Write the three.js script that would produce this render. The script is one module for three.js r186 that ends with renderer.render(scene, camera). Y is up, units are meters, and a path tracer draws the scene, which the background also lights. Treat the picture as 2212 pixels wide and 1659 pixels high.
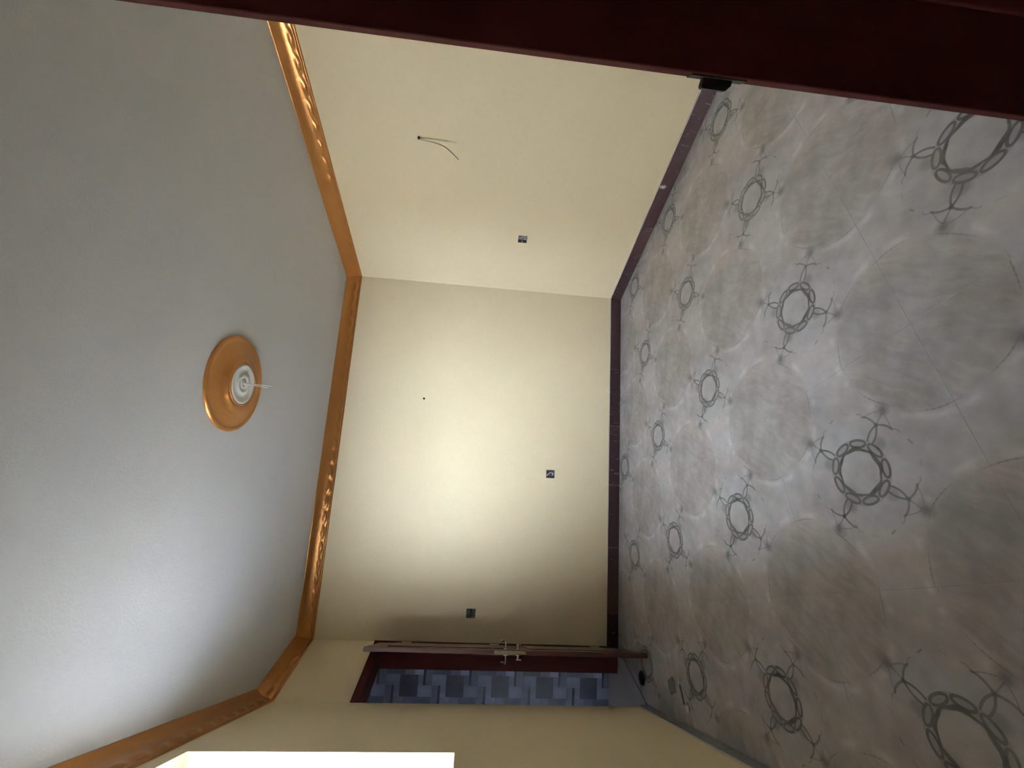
import * as THREE from 'three';
import { RoundedBoxGeometry } from 'three/addons/geometries/RoundedBoxGeometry.js';
import { mergeGeometries, toCreasedNormals } from 'three/addons/utils/BufferGeometryUtils.js';

// ---------------------------------------------------------------- camera, sky, exposure
const scene = new THREE.Scene();
const camera = new THREE.PerspectiveCamera(2 * Math.atan(829.5 / 896.53) * 180 / Math.PI, 2212 / 1659, 0.03, 200);
camera.position.set(0, 1.5, 0);
camera.rotation.order = 'YXZ';
camera.rotation.set(-0.0756, -0.516, -1.4984);        // the phone was held on its side
scene.add(camera);
scene.background = new THREE.Color().setRGB(0.82, 0.91, 1.04);   // white overcast sky
scene.backgroundIntensity = 64;
const sun = new THREE.DirectionalLight(new THREE.Color().setRGB(0.96, 0.97, 1.0), 430);   // high sun behind the house; it lights the yard wall opposite the window
sun.position.set(11, 10.2, 2); sun.target.position.set(-3, 0, -3); sun.castShadow = true; sun.shadow.radius = 1;
sun.shadow.mapSize.set(2048, 2048); Object.assign(sun.shadow.camera, { left: -14, right: 14, top: 14, bottom: -14, near: 0.5, far: 60 });
scene.add(sun, sun.target);
const renderer = new THREE.WebGLRenderer({ antialias: true });
renderer.toneMapping = THREE.LinearToneMapping;
renderer.toneMappingExposure = 1.18;
renderer.shadowMap.enabled = true;

// ---------------------------------------------------------------- helpers
let seed = 7;
const rnd = () => { seed = (seed * 1664525 + 1013904223) % 4294967296; return seed / 4294967296; };
const rr = (a, b) => a + (b - a) * rnd();
const C = (r, g, b) => new THREE.Color().setRGB(r, g, b);
const names = new Map();
function numbered(n) { const k = names.get(n) ?? 0; names.set(n, k + 1); return k ? `${n}_${String(k).padStart(3, '0')}` : n; }
function mesh(name, geo, mat, parent = scene) {
  const m = new THREE.Mesh(geo, mat); m.name = parent === scene ? numbered(name) : name;
  m.castShadow = m.receiveShadow = true; parent.add(m); return m;
}
function group(name, x = 0, y = 0, z = 0, ry = 0) { const g = new THREE.Group(); g.name = numbered(name); g.position.set(x, y, z); g.rotation.y = ry; scene.add(g); return g; }
function tag(o, label, category, group_) { o.userData.label = label; o.userData.category = category; if (group_) o.userData.group = group_; return o; }
function struct(o, label, category) { o.userData.kind = 'structure'; if (label) o.userData.label = label; if (category) o.userData.category = category; return o; }
const box = (w, h, d, x = 0, y = 0, z = 0) => new THREE.BoxGeometry(w, h, d).translate(x, y, z);
const rbox = (w, h, d, r, x = 0, y = 0, z = 0, seg = 2) => new RoundedBoxGeometry(w, h, d, seg, r).translate(x, y, z);
const cyl = (r, h, n = 24) => new THREE.CylinderGeometry(r, r, h, n);
const plain = (gs) => mergeGeometries(gs.map((g) => (g.index ? g.toNonIndexed() : g)));
const tube = (pts, r, n = 40, k = 10) => new THREE.TubeGeometry(new THREE.CatmullRomCurve3(pts.map((p) => new THREE.Vector3(...p))), n, r, k);

// tiling value noise on an n x n grid, cells per side
function noise(n, cells, s0) {
  let s = s0 * 9973 + 17; const rv = () => { s = (s * 1664525 + 1013904223) % 4294967296; return s / 4294967296; };
  const g = Float32Array.from({ length: cells * cells }, rv), out = new Float32Array(n * n);
  for (let y = 0; y < n; y++) {
    const fy = y / n * cells, y0 = Math.floor(fy), ty = fy - y0, sy = ty * ty * (3 - 2 * ty), r0 = (y0 % cells) * cells, r1 = ((y0 + 1) % cells) * cells;
    for (let x = 0; x < n; x++) {
      const fx = x / n * cells, x0 = Math.floor(fx), tx = fx - x0, sx = tx * tx * (3 - 2 * tx), c0 = x0 % cells, c1 = (x0 + 1) % cells;
      out[y * n + x] = (g[r0 + c0] * (1 - sx) + g[r0 + c1] * sx) * (1 - sy) + (g[r1 + c0] * (1 - sx) + g[r1 + c1] * sx) * sy;
    }
  }
  return out;
}
function fbm(n, cells, octaves, s0) {
  const out = new Float32Array(n * n); let a = 0.5, tot = 0;
  for (let o = 0; o < octaves; o++) { const f = noise(n, cells << o, s0 + o); for (let i = 0; i < out.length; i++) out[i] += f[i] * a; tot += a; a *= 0.5; }
  for (let i = 0; i < out.length; i++) out[i] /= tot;
  return out;
}
const lin2s = (v) => { v = Math.min(1, Math.max(0, v)); return 255 * (v <= 0.0031308 ? v * 12.92 : 1.055 * v ** (1 / 2.4) - 0.055); };
function texture(n, fn, srgb = true) {
  const d = new Uint8Array(n * n * 4);
  for (let y = 0; y < n; y++) for (let x = 0; x < n; x++) {
    const i = y * n + x, c = fn(x / n, y / n, i);
    for (let k = 0; k < 3; k++) d[i * 4 + k] = srgb ? lin2s(c[k]) : Math.min(255, Math.max(0, c[k] * 255));
    d[i * 4 + 3] = 255;
  }
  const t = new THREE.DataTexture(d, n, n); t.wrapS = t.wrapT = THREE.RepeatWrapping; t.magFilter = THREE.LinearFilter; t.minFilter = THREE.LinearMipmapLinearFilter;
  t.generateMipmaps = true; if (srgb) t.colorSpace = THREE.SRGBColorSpace; t.needsUpdate = true; return t;
}
function ink(n, draw) {                                // drawing on a canvas, read back as darkness 0..1 and as colour
  const c = document.createElement('canvas'); c.width = c.height = n; const g = c.getContext('2d');
  g.fillStyle = '#fff'; g.fillRect(0, 0, n, n); draw(g, n);
  return g.getImageData(0, 0, n, n).data;
}

// ---------------------------------------------------------------- materials
const fine = fbm(512, 64, 3, 3), coarse = fbm(512, 4, 5, 11);
const paintBump = texture(512, (u, v, i) => [fine[i], fine[i], fine[i]], false); paintBump.repeat.set(2.2, 2.2);
function paint(r, g, b, rough) {
  const t = texture(512, (u, v, i) => { const k = 1 + 0.045 * (coarse[i] - 0.5) + 0.03 * (fine[i] - 0.5); return [r * k, g * k, b * k]; }); t.repeat.set(0.61, 0.61);
  return new THREE.MeshStandardMaterial({ map: t, roughness: rough, bumpMap: paintBump, bumpScale: 0.0006 });
}
const M = {
  cream: paint(0.79, 0.68, 0.46, 0.62),
  ceiling: paint(0.7, 0.705, 0.71, 0.8),
  plaster: paint(0.72, 0.71, 0.68, 0.85),
  grout: new THREE.MeshStandardMaterial({ color: C(0.4, 0.38, 0.37), roughness: 0.9 }),
  whiteGrout: new THREE.MeshStandardMaterial({ color: C(0.62, 0.6, 0.55), roughness: 0.9 }),
  ground: new THREE.MeshStandardMaterial({ color: C(0.1, 0.105, 0.115), roughness: 0.95 }),
  gold: new THREE.MeshStandardMaterial({ color: C(0.36, 0.158, 0.042), metalness: 0.6, roughness: 0.3, bumpMap: paintBump, bumpScale: 0.0005 }),
  whiteGloss: new THREE.MeshStandardMaterial({ color: C(0.72, 0.72, 0.7), roughness: 0.28 }),
  wirewhite: new THREE.MeshStandardMaterial({ color: C(0.78, 0.77, 0.74), roughness: 0.5 }),
  wireGrey: new THREE.MeshStandardMaterial({ color: C(0.36, 0.33, 0.24), roughness: 0.5 }),
  boxGrey: new THREE.MeshStandardMaterial({ color: C(0.16, 0.15, 0.16), roughness: 0.55 }),
  dark: new THREE.MeshStandardMaterial({ color: C(0.02, 0.02, 0.02), roughness: 0.7 }),
  steel: new THREE.MeshStandardMaterial({ color: C(0.62, 0.6, 0.57), metalness: 1, roughness: 0.25 }),
  blackMetal: new THREE.MeshStandardMaterial({ color: C(0.02, 0.019, 0.02), metalness: 0.6, roughness: 0.5 }),
  bathFloor: new THREE.MeshStandardMaterial({ color: C(0.2, 0.2, 0.235), roughness: 0.45 }),
  threshold: new THREE.MeshStandardMaterial({ color: C(0.36, 0.36, 0.4), roughness: 0.35 }),
  alum: new THREE.MeshStandardMaterial({ color: C(0.8, 0.8, 0.8), roughness: 0.4 }),
  glass: new THREE.MeshPhysicalMaterial({ color: C(1, 1, 1), transmission: 1, thickness: 0, roughness: 0, ior: 1.45 }),
};
const grainF = noise(256, 64, 5), grainC = fbm(256, 4, 3, 9);
const woodTex = texture(256, (u, v, i) => { const k = 0.8 + 0.25 * grainC[i] + 0.18 * grainF[((i % 256) + 256 * (Math.floor(i / 256 / 24) % 256))]; return [0.062 * k, 0.0165 * k, 0.015 * k]; });
M.maroonWood = new THREE.MeshPhysicalMaterial({ map: woodTex, roughness: 0.4, clearcoat: 0.8, clearcoatRoughness: 0.22 });
M.frameWood = new THREE.MeshPhysicalMaterial({ map: woodTex, roughness: 0.85, specularIntensity: 0.12 });
const wood2 = texture(256, (u, v, i) => { const k = 0.8 + 0.25 * grainC[i] + 0.18 * grainF[((i % 256) + 256 * (Math.floor(i / 256 / 24) % 256))]; return [0.05 * k, 0.007 * k, 0.006 * k]; });
M.entranceWood = new THREE.MeshPhysicalMaterial({ map: wood2, roughness: 0.75, specularIntensity: 0.3 });

// glazed maroon skirting tiles: veined, with splashes and scratches of white filler
function skirtingMaterial(s0, splashes) {
  seed = s0;
  const px = ink(512, (g, n) => {
    g.lineCap = 'round';
    for (let i = 0; i < splashes; i++) {
      const x = rr(0, n), y = rr(0, n), a = rr(-0.5, 0.5) + (rnd() < 0.6 ? Math.PI / 2 : 0), l = rr(2, 26);
      g.strokeStyle = `rgba(0,0,0,${rr(0.25, 0.9)})`; g.lineWidth = rr(1, 3.4); g.beginPath(); g.moveTo(x, y); g.lineTo(x + Math.cos(a) * l * 0.5, y + Math.sin(a) * l * 2.2); g.stroke();
    }
    for (let i = 0; i < 40; i++) { g.fillStyle = `rgba(0,0,0,${rr(0.05, 0.35)})`; g.beginPath(); g.arc(rr(0, n), rr(0, n), rr(0.8, 3), 0, 7); g.fill(); }
  });
  const cl = fbm(512, 5, 4, s0);
  const t = texture(512, (u, v, i) => { const w = 1 - px[i * 4] / 255, k = 0.75 + 0.5 * cl[i]; return [0.036 * k * (1 - w) + 0.5 * w, 0.0155 * k * (1 - w) + 0.46 * w, 0.0185 * k * (1 - w) + 0.43 * w]; });
  return new THREE.MeshStandardMaterial({ map: t, roughness: 0.38 });
}
const skirtMats = [skirtingMaterial(21, 60), skirtingMaterial(33, 18), skirtingMaterial(57, 95)];
const greySkirtNoise = fbm(256, 4, 4, 77);
const greySkirt = new THREE.MeshStandardMaterial({ map: texture(256, (u, v, i) => { const k = 0.8 + 0.4 * greySkirtNoise[i]; return [0.2 * k, 0.2 * k, 0.215 * k]; }), roughness: 0.3 });

// ---------------------------------------------------------------- floor tile print
const tileNoise = { c1: fbm(1024, 5, 5, 4), c2: fbm(1024, 16, 4, 7), st: noise(1024, 96, 9), br: fbm(1024, 28, 2, 19), warp: fbm(1024, 6, 3, 14) };
function floorTileMaterial(s0) {
  const n = 1024; seed = 136;
  const px = ink(n, (g) => {
    g.lineCap = g.lineJoin = 'round';
    const u = (v) => v * n;
    const P = (x, y) => [u(0.5 + x), u(0.5 + y)];
    const stroke = (pts, w, a) => { g.strokeStyle = `rgba(0,0,0,${a})`; g.lineWidth = u(w); g.beginPath(); pts.forEach((p, i) => (i ? g.lineTo(...P(...p)) : g.moveTo(...P(...p)))); g.stroke(); };
    const quad = (a, b, c, w, al) => { g.strokeStyle = `rgba(0,0,0,${al})`; g.lineWidth = u(w); g.beginPath(); g.moveTo(...P(...a)); g.quadraticCurveTo(...P(...b), ...P(...c)); g.stroke(); };
    const oval = (x, y, rx, ry, rot, w, al) => { g.strokeStyle = `rgba(0,0,0,${al})`; g.lineWidth = u(w); g.beginPath(); g.ellipse(...P(x, y), u(rx), u(ry), rot, 0, Math.PI * 2); g.stroke(); };
    const blot = (x, y, r, al) => { const c = P(x, y), gr = g.createRadialGradient(...c, 0, ...c, u(r)); gr.addColorStop(0, `rgba(0,0,0,${al})`); gr.addColorStop(0.55, `rgba(0,0,0,${al * 0.75})`); gr.addColorStop(1, 'rgba(0,0,0,0)'); g.fillStyle = gr; g.beginPath(); g.arc(...c, u(r), 0, 7); g.fill(); };
    // wreath: a grey band, an inner ring and a chain of oval links
    g.strokeStyle = 'rgba(0,0,0,0.3)'; g.lineWidth = u(0.056); g.beginPath(); g.arc(u(0.5), u(0.5), u(0.128), 0, 7); g.stroke();
    for (let k = 0; k < 60; k++) {                        // hand-drawn ring of uneven weight
      const a0 = k / 60 * Math.PI * 2, a1 = (k + 1.2) / 60 * Math.PI * 2, w = 0.013 + 0.006 * Math.sin(a0 * 5 + 1) + rr(0, 0.005), r = 0.108 + 0.003 * Math.sin(a0 * 9);
      stroke([[r * Math.cos(a0), r * Math.sin(a0)], [r * Math.cos(a1), r * Math.sin(a1)]], w, 0.62);
    }
    for (let k = 0; k < 9; k++) {
      const a = (k + 0.5) / 9 * Math.PI * 2, r = 0.133;
      oval(r * Math.cos(a), r * Math.sin(a), 0.017, 0.04, a, 0.0115, 0.8);
      if (k % 2 === 1) blot(0.172 * Math.cos(a), 0.172 * Math.sin(a), 0.04, 0.5);
    }
    for (let k = 0; k < 4; k++) {                         // four stems on the diagonals
      const a = Math.PI / 4 + k * Math.PI / 2, c = Math.cos(a), s = Math.sin(a), T = (x, y) => [x * c - y * s, x * s + y * c];
      quad(T(0.155, -0.014), T(0.2, -0.024), T(0.238, 0), 0.0095, 0.8); quad(T(0.155, 0.014), T(0.2, 0.024), T(0.238, 0), 0.0095, 0.8);
      blot(...T(0.24, 0), 0.014, 0.8);
      quad(T(0.24, 0), T(0.262, 0.045), T(0.25, 0.075), 0.01, 0.66); quad(T(0.24, 0), T(0.262, -0.045), T(0.25, -0.075), 0.01, 0.66);
      quad(T(0.25, 0.075), T(0.262, 0.1), T(0.25, 0.11), 0.006, 0.35); quad(T(0.25, -0.075), T(0.262, -0.1), T(0.25, -0.11), 0.006, 0.35);
      quad(T(0.25, 0.07), T(0.28, 0.05), T(0.3, 0.015), 0.005, 0.42); quad(T(0.25, -0.07), T(0.28, -0.05), T(0.3, -0.015), 0.005, 0.42);
      stroke([T(0.24, 0), T(0.3, 0.008)], 0.006, 0.5);
      blot(...T(0.315, 0), 0.046, 0.5); blot(...T(0.312, 0.004), 0.024, 0.55);
      for (const e of [-1, 1]) { stroke([T(0.235, e * 0.155), T(0.228, e * 0.175)], 0.008, 0.3 + 0.15 * e); }
    }
    // broken outline of the great round fields at the corners
    for (const [cx, cy] of [[-0.5, -0.5], [0.5, -0.5], [-0.5, 0.5], [0.5, 0.5]]) for (let k = 0; k < 90; k++) {
      const a0 = k / 90 * Math.PI * 2, a1 = (k + 1.1) / 90 * Math.PI * 2, r = 0.372 + 0.006 * Math.sin(a0 * 6 + cx), al = Math.max(0, 0.13 + 0.2 * Math.sin(a0 * 8 + 0.7));
      stroke([[cx + r * Math.cos(a0), cy + r * Math.sin(a0)], [cx + r * Math.cos(a1), cy + r * Math.sin(a1)]], 0.006, al);
    }
  });
  const { c1, c2, st, br, warp } = tileNoise, dust = fbm(n, 3, 5, s0 * 7 + 4);
  const t = texture(n, (u, v, i) => {
    const x = u - 0.5, y = v - 0.5, ax = Math.abs(x) - 0.5, ay = Math.abs(y) - 0.5;
    const d = Math.hypot(ax, ay) + 0.02 * (warp[i] - 0.5);             // distance from the nearest corner
    const disc = 1 / (1 + Math.exp((d - 0.368) / 0.006));
    // brushed streaks inside the round fields
    const su = (x + y) * 0.7 + 0.12 * (c1[i] - 0.5), sv = (x - y) * 0.7 + 0.1 * (warp[i] - 0.5);
    const si = (Math.floor(((su * 2 % 1) + 1) % 1 * n) % n) * n + (Math.floor(((sv * 0.35 % 1) + 1) % 1 * n) % n);
    const streak = (br[si] - 0.5) * (0.5 + disc) * (0.4 + c2[i]);
    let k = 1 + 0.55 * (c1[i] - 0.5) + 0.36 * (c2[i] - 0.5) + 0.15 * streak - 0.12 * disc;
    const rim = Math.exp(-(((d - 0.4) / 0.016) ** 2));
    k += rim * 0.26 * Math.max(0, Math.sin(Math.atan2(ay, ax) * 12 + c1[i] * 9));   // pale veins beside the fields
    let r = 0.432 * k * (1 + 0.14 * (warp[i] - 0.5)), g = 0.42 * k, b = 0.424 * k * (1 + 0.1 * (0.5 - warp[i]));
    r *= 1 + 0.02 * disc; b *= 1 - 0.045 * disc;
    const w = (1 - px[i * 4] / 255) * (0.98 + 0.5 * (c2[i] - 0.5));
    r = r * (1 - w) + 0.062 * w; g = g * (1 - w) + 0.065 * w; b = b * (1 - w) + 0.066 * w;
    const dd = Math.min(1, Math.max(0, (dust[i] - 0.4) * 2.5)) * 0.14 + (st[i] > 0.985 ? 0.25 : 0);   // plaster dust
    r += (0.52 - r) * dd; g += (0.5 - g) * dd; b += (0.49 - b) * dd;
    return [r, g, b];
  });
  const rt = texture(512, (u, v) => { const i = Math.floor(v * n) * n + Math.floor(u * n), q = 0.3 + 0.05 * (dust[i] - 0.5); return [q, q, q]; }, false);
  return new THREE.MeshStandardMaterial({ map: t, roughnessMap: rt, roughness: 1 });
}
const floorMats = [1, 2, 3, 4].map(floorTileMaterial);

// ---------------------------------------------------------------- the room: plan and shell
const H = 2.981, HC = 2.846, T = 0.22;
const rf = [3.157, -3.463], fd = [-0.213, -4.6065], dl = [-0.575, -3.961];
const aR = 0.0502, aL = -0.0133, zB = 0.55;
const rb = [rf[0] + (zB - rf[1]) * Math.tan(aR), zB], lb = [dl[0] + (zB - dl[1]) * Math.tan(aL), zB];
function frame(A, B) {                                   // wall frame: s along the wall, y up, e outwards (out of the room)
  const L = Math.hypot(B[0] - A[0], B[1] - A[1]), d = [(B[0] - A[0]) / L, (B[1] - A[1]) / L], n = [-d[1], d[0]];
  const m = new THREE.Matrix4().makeBasis(new THREE.Vector3(d[0], 0, d[1]), new THREE.Vector3(0, 1, 0), new THREE.Vector3(n[0], 0, n[1])).setPosition(A[0], 0, A[1]);
  return { A, B, L, d, n, m, at: (s, y, e) => new THREE.Vector3(A[0] + d[0] * s + n[0] * e, y, A[1] + d[1] * s + n[1] * e), s: (x, z) => (x - A[0]) * d[0] + (z - A[1]) * d[1], ry: Math.atan2(-d[1], d[0]) };
}
const R = frame(rb, rf), F = frame(rf, fd), D = frame(fd, dl), Lw = frame(dl, lb), Bk = frame(lb, rb);
function rectHole(s0, s1, y0, y1) { const p = new THREE.Path(); p.moveTo(s0, y0); p.lineTo(s1, y0); p.lineTo(s1, y1); p.lineTo(s0, y1); p.closePath(); return p; }
function roundHole(s, y, r) { const p = new THREE.Path(); p.absarc(s, y, r, 0, Math.PI * 2); return p; }
function slab(s0, s1, y0, y1, e0, e1, holes = []) {
  const sh = new THREE.Shape(); sh.moveTo(s0, y0); sh.lineTo(s1, y0); sh.lineTo(s1, y1); sh.lineTo(s0, y1); sh.closePath(); sh.holes.push(...holes);
  return new THREE.ExtrudeGeometry(sh, { depth: e1 - e0, bevelEnabled: false, curveSegments: 16 }).translate(0, 0, e0);
}
function wall(name, f, slabs, mat) { const g = plain(slabs); g.applyMatrix4(f.m); const m = mesh(name, g, mat); return struct(m); }
const BOXW = 0.083, BOXH = 0.087;
const boxR = [R.s(3.191, -2.786), 1.196], boxF1 = [F.s(1.298, -4.094), 0.721], boxF2 = [F.s(0.033, -4.523), 1.434];
const holeR = [R.s(3.233, -1.936), 2.113], holeF = [F.s(1.949, -3.873), 2.067];
const bx = ([s, y]) => rectHole(s - BOXW / 2, s + BOXW / 2, y - BOXH / 2, y + BOXH / 2);
wall('wall_right', R, [slab(-T, R.L + 0.0, 0, H, 0, 0.06, [bx(boxR), roundHole(...holeR, 0.011)]), slab(-T, R.L + T, 0, H, 0.06, T)], M.cream);
wall('wall_far', F, [slab(0, F.L, 0, H, 0, 0.06, [bx(boxF1), bx(boxF2), roundHole(...holeF, 0.01)]), slab(-T, F.L, 0, H, 0.06, 0.26)], M.cream);
wall('wall_door', D, [slab(0, D.L, 2.3, H, 0, T)], M.cream);
const win = { s0: Lw.s(-0.591, -2.73), s1: Lw.s(-0.6, -2.73) + 0.9, y0: 1.497, y1: 2.765 };
wall('wall_left', Lw, [slab(0, Lw.L + T, 0, H, 0, T, [rectHole(win.s0, win.s1, win.y0, win.y1)])], M.cream);
const dr = { s0: Bk.s(0.4, zB), s1: Bk.s(1.39, zB), y1: 2.28 };
wall('wall_back', Bk, [slab(-T, dr.s0, 0, H, 0, T), slab(dr.s1, Bk.L + T, 0, H, 0, T), slab(dr.s0, dr.s1, dr.y1, H, 0, T)], M.cream);

// ceiling slab and screed under the tiles (room, bathroom and passage)
const roofline = [[-2.62, -6.1], [0.2, -5.0], [3.4, -3.9], [3.6, 3.0], [-0.85, 3.0], [-0.83, -3.72], [-2.62, -3.72]], eaves = [[-2.9, -6.3], [0.2, -5.2], [3.6, -4.1], [3.8, 3.2], [-1.5, 3.2], [-1.5, -3.4], [-2.9, -3.4]];
struct(mesh('ceiling', new THREE.ExtrudeGeometry(new THREE.Shape(roofline.map(([a, b]) => new THREE.Vector2(a, -b))), { depth: 0.2, bevelEnabled: false }).rotateX(-Math.PI / 2).translate(0, H, 0), M.ceiling));
struct(mesh('roof', new THREE.ExtrudeGeometry(new THREE.Shape(eaves.map(([a, b]) => new THREE.Vector2(a, -b))), { depth: 0.12, bevelEnabled: false }).rotateX(-Math.PI / 2).translate(0, H + 0.2, 0), M.plaster));
const floor = group('floor'); struct(floor);
mesh('screed', new THREE.ExtrudeGeometry(new THREE.Shape(roofline.map(([a, b]) => new THREE.Vector2(a, -b))), { depth: 0.28, bevelEnabled: false }).rotateX(-Math.PI / 2).translate(0, -0.2807, 0), M.grout, floor);
{ // printed tiles, 0.8225 m, laid parallel to the side walls
  const s = 0.8225, g = rbox(s - 0.0012, 0.0105, s - 0.0012, 0.0012, 0, -0.00525, 0, 1);
  const pos = g.attributes.position, uv = g.attributes.uv;
  for (let i = 0; i < pos.count; i++) uv.setXY(i, pos.getX(i) / s + 0.5, pos.getZ(i) / s + 0.5);
  const inside = (x, z) => [R, F, D, Lw, Bk].every((f) => (x - f.A[0]) * f.n[0] + (z - f.A[1]) * f.n[1] < 0.0);
  let k = 0;
  for (let i = 0; i < 7; i++) for (let j = -4; j < 6; j++) {
    const x = 3.8239 - s * i, z = -1.4385 - s * j; let any = false;
    for (let a = 0; a <= 8 && !any; a++) for (let b = 0; b <= 8 && !any; b++) any = inside(x + (a / 8 - 0.5) * s, z + (b / 8 - 0.5) * s);
    if (!any) continue;
    const m = mesh('floor_tile', tileCut(x, z, s), floorMats[(k++ * 7 + i) % 4], floor); m.position.set(x, 0, z);
  }
  function tileCut(x, z, s) {                           // tile clipped to the room outline
    let poly = [[-0.5, -0.5], [0.5, -0.5], [0.5, 0.5], [-0.5, 0.5]].map(([a, b]) => [x + a * (s - 0.0012), z + b * (s - 0.0012)]), cut = false;
    for (const f of [R, F, D, Lw, Bk]) {
      const side = (p) => (p[0] - f.A[0]) * f.n[0] + (p[1] - f.A[1]) * f.n[1] - 0.0, out = [];
      for (let i = 0; i < poly.length; i++) {
        const a = poly[i], b = poly[(i + 1) % poly.length], da = side(a), db = side(b);
        if (da <= 0) out.push(a); else cut = true;
        if ((da < 0) !== (db < 0) && Math.abs(da - db) > 1e-9) { const t = da / (da - db); out.push([a[0] + (b[0] - a[0]) * t, a[1] + (b[1] - a[1]) * t]); }
      }
      poly = out;
    }
    if (!cut) return g;
    const sh = new THREE.Shape(poly.map(([a, b]) => new THREE.Vector2(a - x, -(b - z))));
    const e = new THREE.ExtrudeGeometry(sh, { depth: 0.0095, bevelEnabled: false }).rotateX(-Math.PI / 2).translate(0, -0.0095, 0);
    const p = e.attributes.position, w = e.attributes.uv;
    for (let i = 0; i < p.count; i++) w.setXY(i, p.getX(i) / s + 0.5, p.getZ(i) / s + 0.5);
    return e;
  }
}

// ---------------------------------------------------------------- skirting
function baseboard(name, f, s0, s1, h, mats, cuts, th = 0.011) {
  const g = group(name); struct(g);
  g.applyMatrix4(f.m);
  const edges = [s0, ...cuts, s1];
  for (let i = 0; i + 1 < edges.length; i++) {
    const l = edges[i + 1] - edges[i] - 0.003, ge = rbox(l, h - 0.006, th, 0.0025, (edges[i] + edges[i + 1]) / 2, (h - 0.006) / 2 + 0.0005, -th / 2 - 0.001);
    const p = ge.attributes.position, w = ge.attributes.uv; for (let k = 0; k < p.count; k++) w.setXY(k, p.getX(k) / 0.55 + i * 0.37, p.getY(k) / 0.55 + i * 0.21);
    mesh('skirting_tile', ge, mats[i % mats.length], g);
  }
  mesh('grout_line', box(s1 - s0, 0.006, th * 0.8, (s0 + s1) / 2, h - 0.003, -th * 0.4), M.whiteGrout, g);
  return g;
}
baseboard('baseboard_right', R, 0.0, R.L - 0.013, 0.118, skirtMats, [0.62, 1.22, 1.83, 2.44, 3.05, 3.66].filter((v) => v < R.L - 0.1));
baseboard('baseboard_far', F, 0.002, F.L - 0.004, 0.118, [skirtMats[1], skirtMats[0], skirtMats[2], skirtMats[1]], [0.82, 1.43, 2.04, 2.65, 3.26]);
baseboard('baseboard_back', Bk, dr.s1 + 0.003, Bk.L - 0.013, 0.118, skirtMats, [dr.s1 + 0.62, dr.s1 + 1.24]);
baseboard('baseboard_left', Lw, 0.004, Lw.L, 0.09, [greySkirt], [0.6, 1.2, 1.8, 2.4, 3.0, 3.6, 4.2]);

{ // a splash of white filler stuck on the right skirting
  const b = scene.getObjectByName('baseboard_right'), pts = []; seed = 77;
  for (let i = 0; i < 18; i++) { const a = i / 18 * Math.PI * 2, r = (i % 2 ? rr(0.4, 0.7) : rr(0.8, 1.2)); pts.push(new THREE.Vector2(Math.cos(a) * r * 0.022, Math.sin(a) * r * 0.036)); }
  mesh('filler_splash', new THREE.ExtrudeGeometry(new THREE.Shape(pts), { depth: 0.0012, bevelEnabled: false }).translate(R.s(3.225, -2.106), 0.085, -0.0132), M.whiteGrout, b);
}

// ---------------------------------------------------------------- gilded cornice
function cornice() {
  const g = group('trim_1'); struct(g, 'gold painted plaster cornice running round the ceiling', 'cornice');
  // profile from the wall (d = 0) up to the ceiling: [distance from wall, drop below ceiling, weight of the wave relief]
  const drop = H - HC;
  const prof = [[0.0, drop, 0], [0.012, drop, 0], [0.015, drop - 0.006, 0], [0.014, drop - 0.016, 0], [0.010, drop - 0.02, 0], [0.013, drop - 0.026, 0.4], [0.019, drop - 0.034, 1], [0.024, drop - 0.043, 1], [0.026, drop - 0.052, 0.5],
    [0.026, drop - 0.058, 0], [0.03, drop - 0.072, 0], [0.037, drop - 0.088, 0], [0.046, drop - 0.1, 0], [0.055, drop - 0.109, 0], [0.064, drop - 0.115, 0], [0.066, drop - 0.121, 0], [0.074, drop - 0.124, 0], [0.078, drop - 0.13, 0], [0.078, drop, 0]];
  prof[prof.length - 1][1] = 0.0005;
  for (const [f, p, nx] of [[R, Bk, F], [F, R, D], [D, F, Lw], [Lw, D, Bk], [Bk, Lw, R]]) {
    const mit = (a, b) => { const x = a.n[0] + b.n[0], z = a.n[1] + b.n[1], q = x * a.n[0] + z * a.n[1]; return [x / q, z / q]; };   // inward offset 1 along both walls
    const m0 = mit(p, f), m1 = mit(f, nx), N = Math.max(4, Math.round(f.L / 0.014)), pos = [], idx = [];
    for (let i = 0; i <= N; i++) {
      const t = i / N, s = t * f.L;
      for (const [d, dr, w] of prof) {
        const wave = w * 0.006 * Math.sin(s / 0.14 * Math.PI * 2), dd = d + w * 0.0035 * Math.cos(s / 0.14 * Math.PI * 2 + 0.6);
        const bx0 = f.A[0] - m0[0] * dd, bz0 = f.A[1] - m0[1] * dd, bx1 = f.B[0] - m1[0] * dd, bz1 = f.B[1] - m1[1] * dd;
        pos.push(bx0 + (bx1 - bx0) * t, H - dr + wave, bz0 + (bz1 - bz0) * t);
      }
    }
    const K = prof.length;
    for (let i = 0; i < N; i++) for (let k = 0; k + 1 < K; k++) { const a = i * K + k, b = a + K; idx.push(a, a + 1, b, b, a + 1, b + 1); }
    const ge = new THREE.BufferGeometry(); ge.setAttribute('position', new THREE.Float32BufferAttribute(pos, 3)); ge.setIndex(idx); ge.computeVertexNormals();
    const uv = new Float32Array(pos.length / 3 * 2); for (let i = 0; i < pos.length / 3; i++) { uv[i * 2] = Math.floor(i / K) * 0.014; uv[i * 2 + 1] = (i % K) * 0.01; }
    ge.setAttribute('uv', new THREE.BufferAttribute(uv, 2));
    mesh('cornice_length', ge, M.gold, g);
  }
}
cornice();

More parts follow.
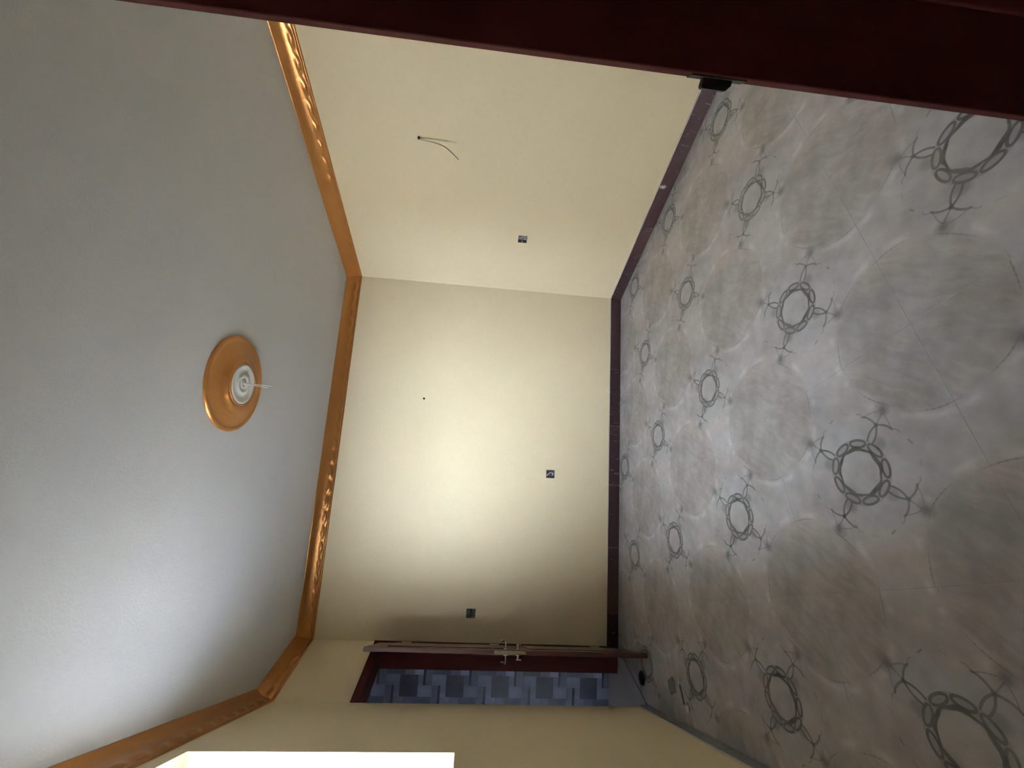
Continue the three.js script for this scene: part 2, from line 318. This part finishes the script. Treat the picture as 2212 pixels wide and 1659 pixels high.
// ---------------------------------------------------------------- window in the left wall
{
  const w = group('window_1'); struct(w); w.applyMatrix4(Lw.m);
  const { s0, s1, y0, y1 } = win, e = T - 0.06, fw = 0.045, W = s1 - s0, Hh = y1 - y0, cs = (s0 + s1) / 2, cy = (y0 + y1) / 2;
  mesh('window_frame', plain([box(W, fw, 0.05, cs, y0 + fw / 2, e), box(W, fw, 0.05, cs, y1 - fw / 2, e), box(fw, Hh, 0.05, s0 + fw / 2, cy, e), box(fw, Hh, 0.05, s1 - fw / 2, cy, e), box(0.05, Hh, 0.045, cs, cy, e)]), M.alum, w);
  for (const k of [0, 1]) mesh('pane', box(W / 2 - 0.07, Hh - 0.09, 0.004, cs + (k - 0.5) * (W / 2 - 0.01), cy, e), M.glass, w);
}

// ---------------------------------------------------------------- bathroom behind the ajar door
const bA = [0.35, -4.637], bB = [-2.4, -5.708];           // tiled back wall
{
  const f = frame(bA, bB);
  const bw = group('wall_bathroom'); struct(bw); bw.applyMatrix4(f.m);
  mesh('wall_body', plain([slab(-0.2, f.L + 0.2, 0, H, 0.012, 0.2, [rectHole(f.s(-1.65, -5.42), f.s(-2.05, -5.58), 0.75, 1.08)])]), M.plaster, bw);
  // printed wall tiles 0.443 m
  const print = [[0, 0.41, 0, 0.19, 3], [0.41, 0.615, 0, 0.2, 5], [0.615, 0.81, 0, 0.2, 8], [0.81, 0.855, 0, 0.4, 0.6], [0.855, 1, 0, 0.41, 4], [0, 0.31, 0.19, 0.41, 6], [0.31, 0.7, 0.2, 0.64, 1.3], [0.7, 0.81, 0.2, 0.41, 5.5], [0.7, 1, 0.41, 0.64, 6],
    [0, 0.135, 0.41, 0.78, 4], [0.135, 0.19, 0.41, 0.78, 0.7], [0.19, 0.31, 0.41, 0.64, 5.5], [0.19, 0.4, 0.64, 0.8, 4.8], [0.4, 0.6, 0.64, 0.8, 3.6], [0.6, 1, 0.64, 0.8, 2.6], [0, 0.19, 0.78, 1, 2], [0.19, 0.55, 0.8, 1, 5], [0.55, 1, 0.8, 1, 3]];
  const n1 = fbm(512, 8, 4, 41), n2 = noise(512, 48, 43);
  const t = texture(512, (u, v, i) => {
    const d = 1 - v, w = u; let q = 3.5; for (const [a, b, c, e, val] of print) if (d >= a && d < b && w >= c && w < e) q = val;
    const k = 1.9 * (q / 10) ** 1.45 * (0.75 + 0.5 * n1[i]) + 0.03 * (n2[(Math.floor(v * 90) % 512) * 512 + Math.floor(u * 300) % 512] - 0.5);
    return [0.03 + 0.36 * k, 0.036 + 0.415 * k, 0.054 + 0.6 * k];
  });
  t.wrapS = t.wrapT = THREE.ClampToEdgeWrapping;
  const tm = new THREE.MeshStandardMaterial({ map: t, roughness: 0.25 });
  const s = 0.443, tg = rbox(s - 0.003, s - 0.003, 0.01, 0.0015, 0, 0, 0.006, 1), p = tg.attributes.position, w = tg.attributes.uv;
  for (let i = 0; i < p.count; i++) w.setXY(i, p.getX(i) / s + 0.5, p.getY(i) / s + 0.5);
  const off = f.s(-0.415, -4.935);
  for (let c = -1; c < 2; c++) for (let r = 0; r < 6; r++) { const m = mesh('wall_tile', tg, tm, bw); m.position.set(off + (c + 0.5) * s, (r + 0.5) * s - 0.012, 0); }
  mesh('grout', box(3 * s, 6 * s, 0.004, off + 0.5 * s, 3 * s - 0.012, 0.0095), M.whiteGrout, bw);
  // the other walls of the bathroom, with a small high window to the outside
  const fs = frame([-2.4, -5.75], [-2.4, -3.7]);
  const ws = wall('wall_bathroom_outer', fs, [slab(0, fs.L, 0, H, 0, T)], M.plaster);
  const ff = frame([-2.4, -3.961], [dl[0] - T, -3.961]);
  wall('wall_bathroom_front', ff, [slab(-T, ff.L + 0.001, 0, H, 0, T)], M.plaster);
  // bathroom floor and the pale threshold under the door
  const fl = new THREE.Shape([[fd[0], fd[1]], [dl[0], dl[1]], [-0.8, -3.97], [-2.4, -3.97], [-2.4, -5.7], [0.1, -4.74]].map(([a, b]) => new THREE.Vector2(a, -b)));
  struct(mesh('floor_bathroom', new THREE.ExtrudeGeometry(fl, { depth: 0.008, bevelEnabled: false }).rotateX(-Math.PI / 2).translate(0, -0.009, 0), M.bathFloor));
  const th = mesh('trim_threshold', rbox(D.L - 0.06, 0.01, 0.1, 0.002, D.L / 2, 0.003, 0.05).applyMatrix4(D.m), M.threshold); struct(th);
}

// ---------------------------------------------------------------- bathroom door: frame and leaf
{
  const d = group('door_1'); struct(d, 'maroon glossy bathroom door standing ajar, seen edge on', 'door');
  const fr = new THREE.Group(); fr.name = 'door_frame'; d.add(fr); fr.applyMatrix4(D.m);
  mesh('jamb', rbox(0.042, 2.3, 0.236, 0.004, 0.019, 1.15, 0.11), M.frameWood, fr);
  mesh('jamb', rbox(0.03, 2.235, 0.15, 0.004, D.L - 0.0155, 1.1175, 0.145), M.frameWood, fr);
  mesh('header', rbox(D.L - 0.042, 0.064, 0.232, 0.004, D.L / 2 + 0.02, 2.267, 0.111), M.frameWood, fr);
  const lf = new THREE.Group(); lf.name = 'door_leaf'; d.add(lf);
  const hx = -0.236, hz = -4.535, ex = -0.231, ez = -3.838, Ll = Math.hypot(ex - hx, ez - hz);
  lf.position.set(hx, 0, hz); lf.rotation.y = Math.atan2(-(ez - hz), ex - hx);   // local x runs from the hinges to the lock edge; local z = towards the tiled wall side
  const th = 0.034, h0 = 0.008, h1 = 2.243, hh = h1 - h0;
  const parts = [rbox(Ll, hh, th, 0.006, Ll / 2, (h0 + h1) / 2, 0)];
  mesh('leaf_panel', plain(parts), M.maroonWood, lf);
  for (const z of [-1, 1]) for (const [y0, y1] of [[0.18, 0.95], [1.12, 2.08]]) mesh('raised_panel', rbox(Ll - 0.24, y1 - y0, 0.008, 0.003, Ll / 2, (y0 + y1) / 2, z * (th / 2 + 0.003)), M.maroonWood, lf);
  for (const y of [0.25, 1.2, 2.0]) mesh('hinge', cyl(0.006, 0.09, 12).translate(0, y, -th / 2 - 0.004), M.steel, lf);
  // mortise lock on the edge, levers and key cylinder
  mesh('lock_faceplate', rbox(0.003, 0.25, 0.022, 0.001, Ll + 0.001, 1.118, 0), M.steel, lf);
  mesh('latch_bolt', plain([box(0.012, 0.018, 0.01, Ll + 0.008, 1.2, 0), box(0.006, 0.03, 0.01, Ll + 0.005, 1.075, 0)]), M.steel, lf);
  for (const z of [-1, 1]) {
    const o = z * th / 2;
    mesh('lever_handle', plain([cyl(0.0075, 0.05, 16).rotateX(Math.PI / 2).translate(Ll - 0.055, 1.148, o + z * 0.03), cyl(0.022, 0.007, 24).rotateX(Math.PI / 2).translate(Ll - 0.055, 1.148, o + z * 0.0035),
      tube([[Ll - 0.055, 1.148, o + z * 0.05], [Ll - 0.065, 1.149, o + z * 0.058], [Ll - 0.1, 1.152, o + z * 0.06], [Ll - 0.16, 1.158, o + z * 0.058], [Ll - 0.172, 1.175, o + z * 0.056]], 0.008, 24, 12)]), M.steel, lf);
    mesh('key_cylinder', plain([cyl(0.02, 0.006, 20).rotateX(Math.PI / 2).translate(Ll - 0.055, 1.05, o + z * 0.003), cyl(0.009, 0.03, 16).rotateX(Math.PI / 2).translate(Ll - 0.055, 1.05, o + z * 0.016), box(0.008, 0.04, 0.01, Ll - 0.055, 1.045, o + z * 0.033)]), M.steel, lf);
  }
}

// ---------------------------------------------------------------- entrance door leaf beside the camera
{
  const d = group('door_2'); struct(d, 'dark red-brown entrance door standing half open close to the camera', 'door');
  const ex = 0.833, ez = -0.333, hx = 1.336, hz = 0.413, Ll = Math.hypot(ex - hx, ez - hz), th = 0.036;
  const lf = new THREE.Group(); lf.name = 'door_leaf'; d.add(lf); lf.position.set(hx, 0, hz); lf.rotation.y = Math.atan2(-(ez - hz), ex - hx);
  // local x from hinges to lock edge, +z = face towards the passage side
  const zc = 0; // leaf centre plane
  mesh('leaf_panel', rbox(Ll, 2.2, th, 0.003, Ll / 2, 1.108, zc), M.entranceWood, lf);
  for (const z of [-1, 1]) for (const [x0, x1, y0, y1] of [[0.13, Ll - 0.13, 0.2, 0.92], [0.13, Ll - 0.13, 1.14, 2.06]]) mesh('raised_panel', rbox(x1 - x0, y1 - y0, 0.01, 0.004, (x0 + x1) / 2, (y0 + y1) / 2, zc + z * (th / 2 + 0.004)), M.entranceWood, lf);
  mesh('lock_faceplate', rbox(0.003, 0.1, 0.024, 0.001, Ll + 0.001, 1.127, zc), M.blackMetal, lf);
  const sh = new THREE.Shape([[0, -0.026], [0.008, -0.026], [0.016, -0.018], [0.016, 0.024], [0.014, 0.026], [0, 0.026]].map(([a, b]) => new THREE.Vector2(a, b)));
  mesh('latch_bolt', new THREE.ExtrudeGeometry(sh, { depth: 0.012, bevelEnabled: false }).translate(Ll + 0.002, 1.127, zc - 0.006), M.blackMetal, lf);
  for (const y of [0.3, 1.1, 1.9]) mesh('hinge', cyl(0.007, 0.1, 12).translate(-0.004, y, th / 2), M.blackMetal, lf);
  const fr = new THREE.Group(); fr.name = 'door_frame'; d.add(fr); fr.applyMatrix4(Bk.m);
  mesh('jamb', rbox(0.05, dr.y1, T + 0.02, 0.004, dr.s0 + 0.0255, dr.y1 / 2, T / 2), M.entranceWood, fr);
  mesh('jamb', rbox(0.05, dr.y1, T + 0.02, 0.004, dr.s1 - 0.0255, dr.y1 / 2, T / 2), M.entranceWood, fr);
  mesh('header', rbox(dr.s1 - dr.s0 - 0.104, 0.05, T + 0.02, 0.004, (dr.s0 + dr.s1) / 2, dr.y1 - 0.0255, T / 2), M.entranceWood, fr);
  // the passage outside the entrance
  const p = plain([box(0.15, H, 2.2, -0.4, H / 2, zB + T + 1.1), box(0.15, H, 2.2, 2.6, H / 2, zB + T + 1.1), box(3.15, H, 0.15, 1.1, H / 2, zB + T + 2.2)]);
  struct(mesh('wall_passage', p, M.cream));
}

// ---------------------------------------------------------------- ceiling rose and its wire
{
  const rose = group('ceiling_rose', 1.195, H, -2.347);
  tag(rose, 'round gold ceiling rose with a white centre on the grey ceiling', 'ceiling rose');
  const L = (pts, n = 96) => new THREE.LatheGeometry(pts.map(([a, b]) => new THREE.Vector2(a, b)), n);
  mesh('gold_ring', L([[0.289, 0.0], [0.2895, -0.006], [0.286, -0.013], [0.279, -0.0165], [0.271, -0.0165], [0.263, -0.013], [0.257, -0.0115], [0.24, -0.0125], [0.215, -0.016], [0.19, -0.022], [0.185, -0.0245], [0.18, -0.0245], [0.17, -0.0285], [0.158, -0.037], [0.152, -0.0445], [0.147, -0.049], [0.1405, -0.05], [0.136, -0.0485], [0.1335, -0.0475], [0.132, -0.051], [0.128, -0.0535], [0.1235, -0.0535], [0.1215, -0.051], [0.121, -0.045]]), M.gold, rose);
  mesh('white_centre', L([[0.1225, -0.046], [0.12, -0.053], [0.113, -0.0555], [0.104, -0.0545], [0.092, -0.05], [0.08, -0.047], [0.068, -0.049], [0.058, -0.0555], [0.05, -0.058], [0.043, -0.0555], [0.038, -0.051], [0.031, -0.05], [0.025, -0.053], [0.02, -0.0565], [0.015, -0.057], [0.011, -0.054], [0.009, -0.046], [0.0085, -0.03]]), M.whiteGloss, rose);
  mesh('hole_back', cyl(0.0088, 0.002, 16).translate(0, -0.03, 0), M.dark, rose);
  const w = group('hanging_wire', 1.195, H - 0.03, -2.347);
  tag(w, 'short white twin wire hanging from the ceiling rose', 'wire');
  mesh('strand', tube([[0.002, 0, 0], [0.004, -0.03, 0.002], [0.0, -0.09, 0.006], [-0.004, -0.185, 0.004]], 0.0024, 30, 8), M.wirewhite, w);
  mesh('strand', tube([[-0.002, 0, 0], [-0.001, -0.03, -0.003], [-0.004, -0.08, 0.0], [-0.012, -0.165, -0.004]], 0.0024, 30, 8), M.wirewhite, w);
}

// ---------------------------------------------------------------- wall boxes, conduit ends, wire
function socketBox(f, [s, y], label, kind) {
  const g = group('socket_box'); g.applyMatrix4(f.m); g.position.copy(f.at(s, y, 0));
  tag(g, label, 'socket box', 'empty socket boxes let into the walls');
  const w = BOXW - 0.001, h = BOXH - 0.001, t = 0.003, dp = 0.042;
  mesh('box_shell', plain([box(w, h, t, 0, 0, dp), box(t, h, dp, -w / 2 + t / 2, 0, dp / 2 + 0.001), box(t, h, dp, w / 2 - t / 2, 0, dp / 2 + 0.001), box(w, t, dp, 0, -h / 2 + t / 2, dp / 2 + 0.001), box(w, t, dp, 0, h / 2 - t / 2, dp / 2 + 0.001)]), M.boxGrey, g);
  for (const e of [-1, 1]) mesh('screw_lug', box(0.01, 0.012, 0.006, e * (w / 2 - 0.008), 0, 0.006), M.steel, g);
  if (kind !== 2) mesh('wire_end', tube([[0.02, 0.03, 0.036], [0.0, 0.02, 0.016], [-0.018, -0.005, 0.012], [-0.005, -0.028, 0.02], [0.022, -0.02, 0.03]], 0.0028, 30, 8), M.wirewhite, g);
  else mesh('wire_end', tube([[0.03, 0.03, 0.036], [0.012, 0.022, 0.012], [-0.02, 0.012, 0.01], [-0.03, -0.03, 0.03]], 0.0028, 30, 8), M.wirewhite, g);
  mesh('wire_end', tube([[-0.025, 0.025, 0.036], [-0.012, 0.0, 0.014], [0.014, -0.006, 0.012], [0.02, 0.02, 0.03]], 0.0024, 30, 8), M.boxGrey, g);
}
socketBox(R, boxR, 'empty square socket box in the wall with the drooping wire', 1);
socketBox(F, boxF1, 'low empty socket box in the far wall above the skirting', 1);
socketBox(F, boxF2, 'empty switch box in the far wall next to the ajar door', 2);
for (const [f, [s, y], r, label] of [[R, holeR, 0.0107, 'small black conduit end from which the drooping wire comes'], [F, holeF, 0.0097, 'small black conduit end alone high on the far wall']]) {
  const c = group('conduit_end'); c.applyMatrix4(f.m); c.position.copy(f.at(s, y, 0)); tag(c, label, 'conduit');
  mesh('pipe', new THREE.LatheGeometry([[r, 0.05], [r, -0.012], [r - 0.0016, -0.012], [r - 0.0016, 0.05], [0.0001, 0.05]].map(([a, b]) => new THREE.Vector2(a, b)), 24).rotateX(Math.PI / 2), M.dark, c);
}
{
  const h = R.at(holeR[0], holeR[1], 0);
  const w = mesh('drooping_wire', tube([[0.04, 0.006, 0.0], [0.0, 0.0, 0.0], [-0.022, -0.012, 0.0], [-0.03, -0.06, -0.001], [-0.038, -0.12, -0.003], [-0.07, -0.2, -0.006], [-0.13, -0.265, -0.01], [-0.2, -0.322, -0.014]].map(([a, b, c]) => [h.x + a, h.y + b, h.z + c]), 0.0042, 60, 8), M.wireGrey);
  tag(w, 'thin grey wire drooping out of a hole in the wall', 'wire');
}

// ---------------------------------------------------------------- litter on the floor by the bathroom door
{
  const crumple = (r, s0, sx, sy, sz) => {
    seed = s0; const g = new THREE.IcosahedronGeometry(r, 3), p = g.attributes.position, k = new Map();
    for (let i = 0; i < p.count; i++) { const key = [p.getX(i), p.getY(i), p.getZ(i)].map((v) => v.toFixed(4)).join(); if (!k.has(key)) k.set(key, rr(0.62, 1.15)); const q = k.get(key); p.setXYZ(i, p.getX(i) * q * sx, p.getY(i) * q * sy, p.getZ(i) * q * sz); }
    g.computeBoundingBox(); g.translate(0, -g.boundingBox.min.y, 0); g.computeVertexNormals(); return g;
  };
  tag(mesh('rag', crumple(0.05, 5, 1.1, 0.4, 0.9).translate(-0.398, 0.0, -4.0), M.dark), 'crumpled black rag lying by the bathroom threshold', 'rag');
  const card = group('tile_offcut', -0.385, 0, -3.47, 0.35); tag(card, 'small square grey tile offcut on the floor near the door', 'offcut');
  mesh('offcut_body', rbox(0.085, 0.008, 0.085, 0.002, 0, 0.0045, 0), greySkirt, card);
  const st = group('paint_stirrer', -0.415, 0, -3.32, 0.0); tag(st, 'thin dark strip with pale ends lying on the floor', 'strip');
  const a = [0.045, 0.03], b = [-0.06, 0.04];
  mesh('strip_body', rbox(0.11, 0.006, 0.016, 0.002, 0, 0.0035, 0).rotateY(0.25), M.boxGrey, st);
  mesh('pale_end', rbox(0.03, 0.007, 0.013, 0.002, 0.07, 0.004, -0.014).rotateY(0.1), M.whiteGloss, st);
  tag(mesh('paper_scrap', crumple(0.022, 9, 1.2, 0.35, 0.9).translate(-0.482, 0, -3.262), M.wirewhite), 'tiny white paper scrap near the left skirting', 'scrap');
}

// ---------------------------------------------------------------- ground and the neighbour's pale wall outside the window
struct(mesh('wall_neighbour', box(0.3, 6.2, 10, -5.2, 2.78, -6.2), M.plaster));
struct(mesh('ground', box(60, 0.3, 60, 0, -0.46, 0), M.ground));

scene.updateMatrixWorld(true);
renderer.render(scene, camera);
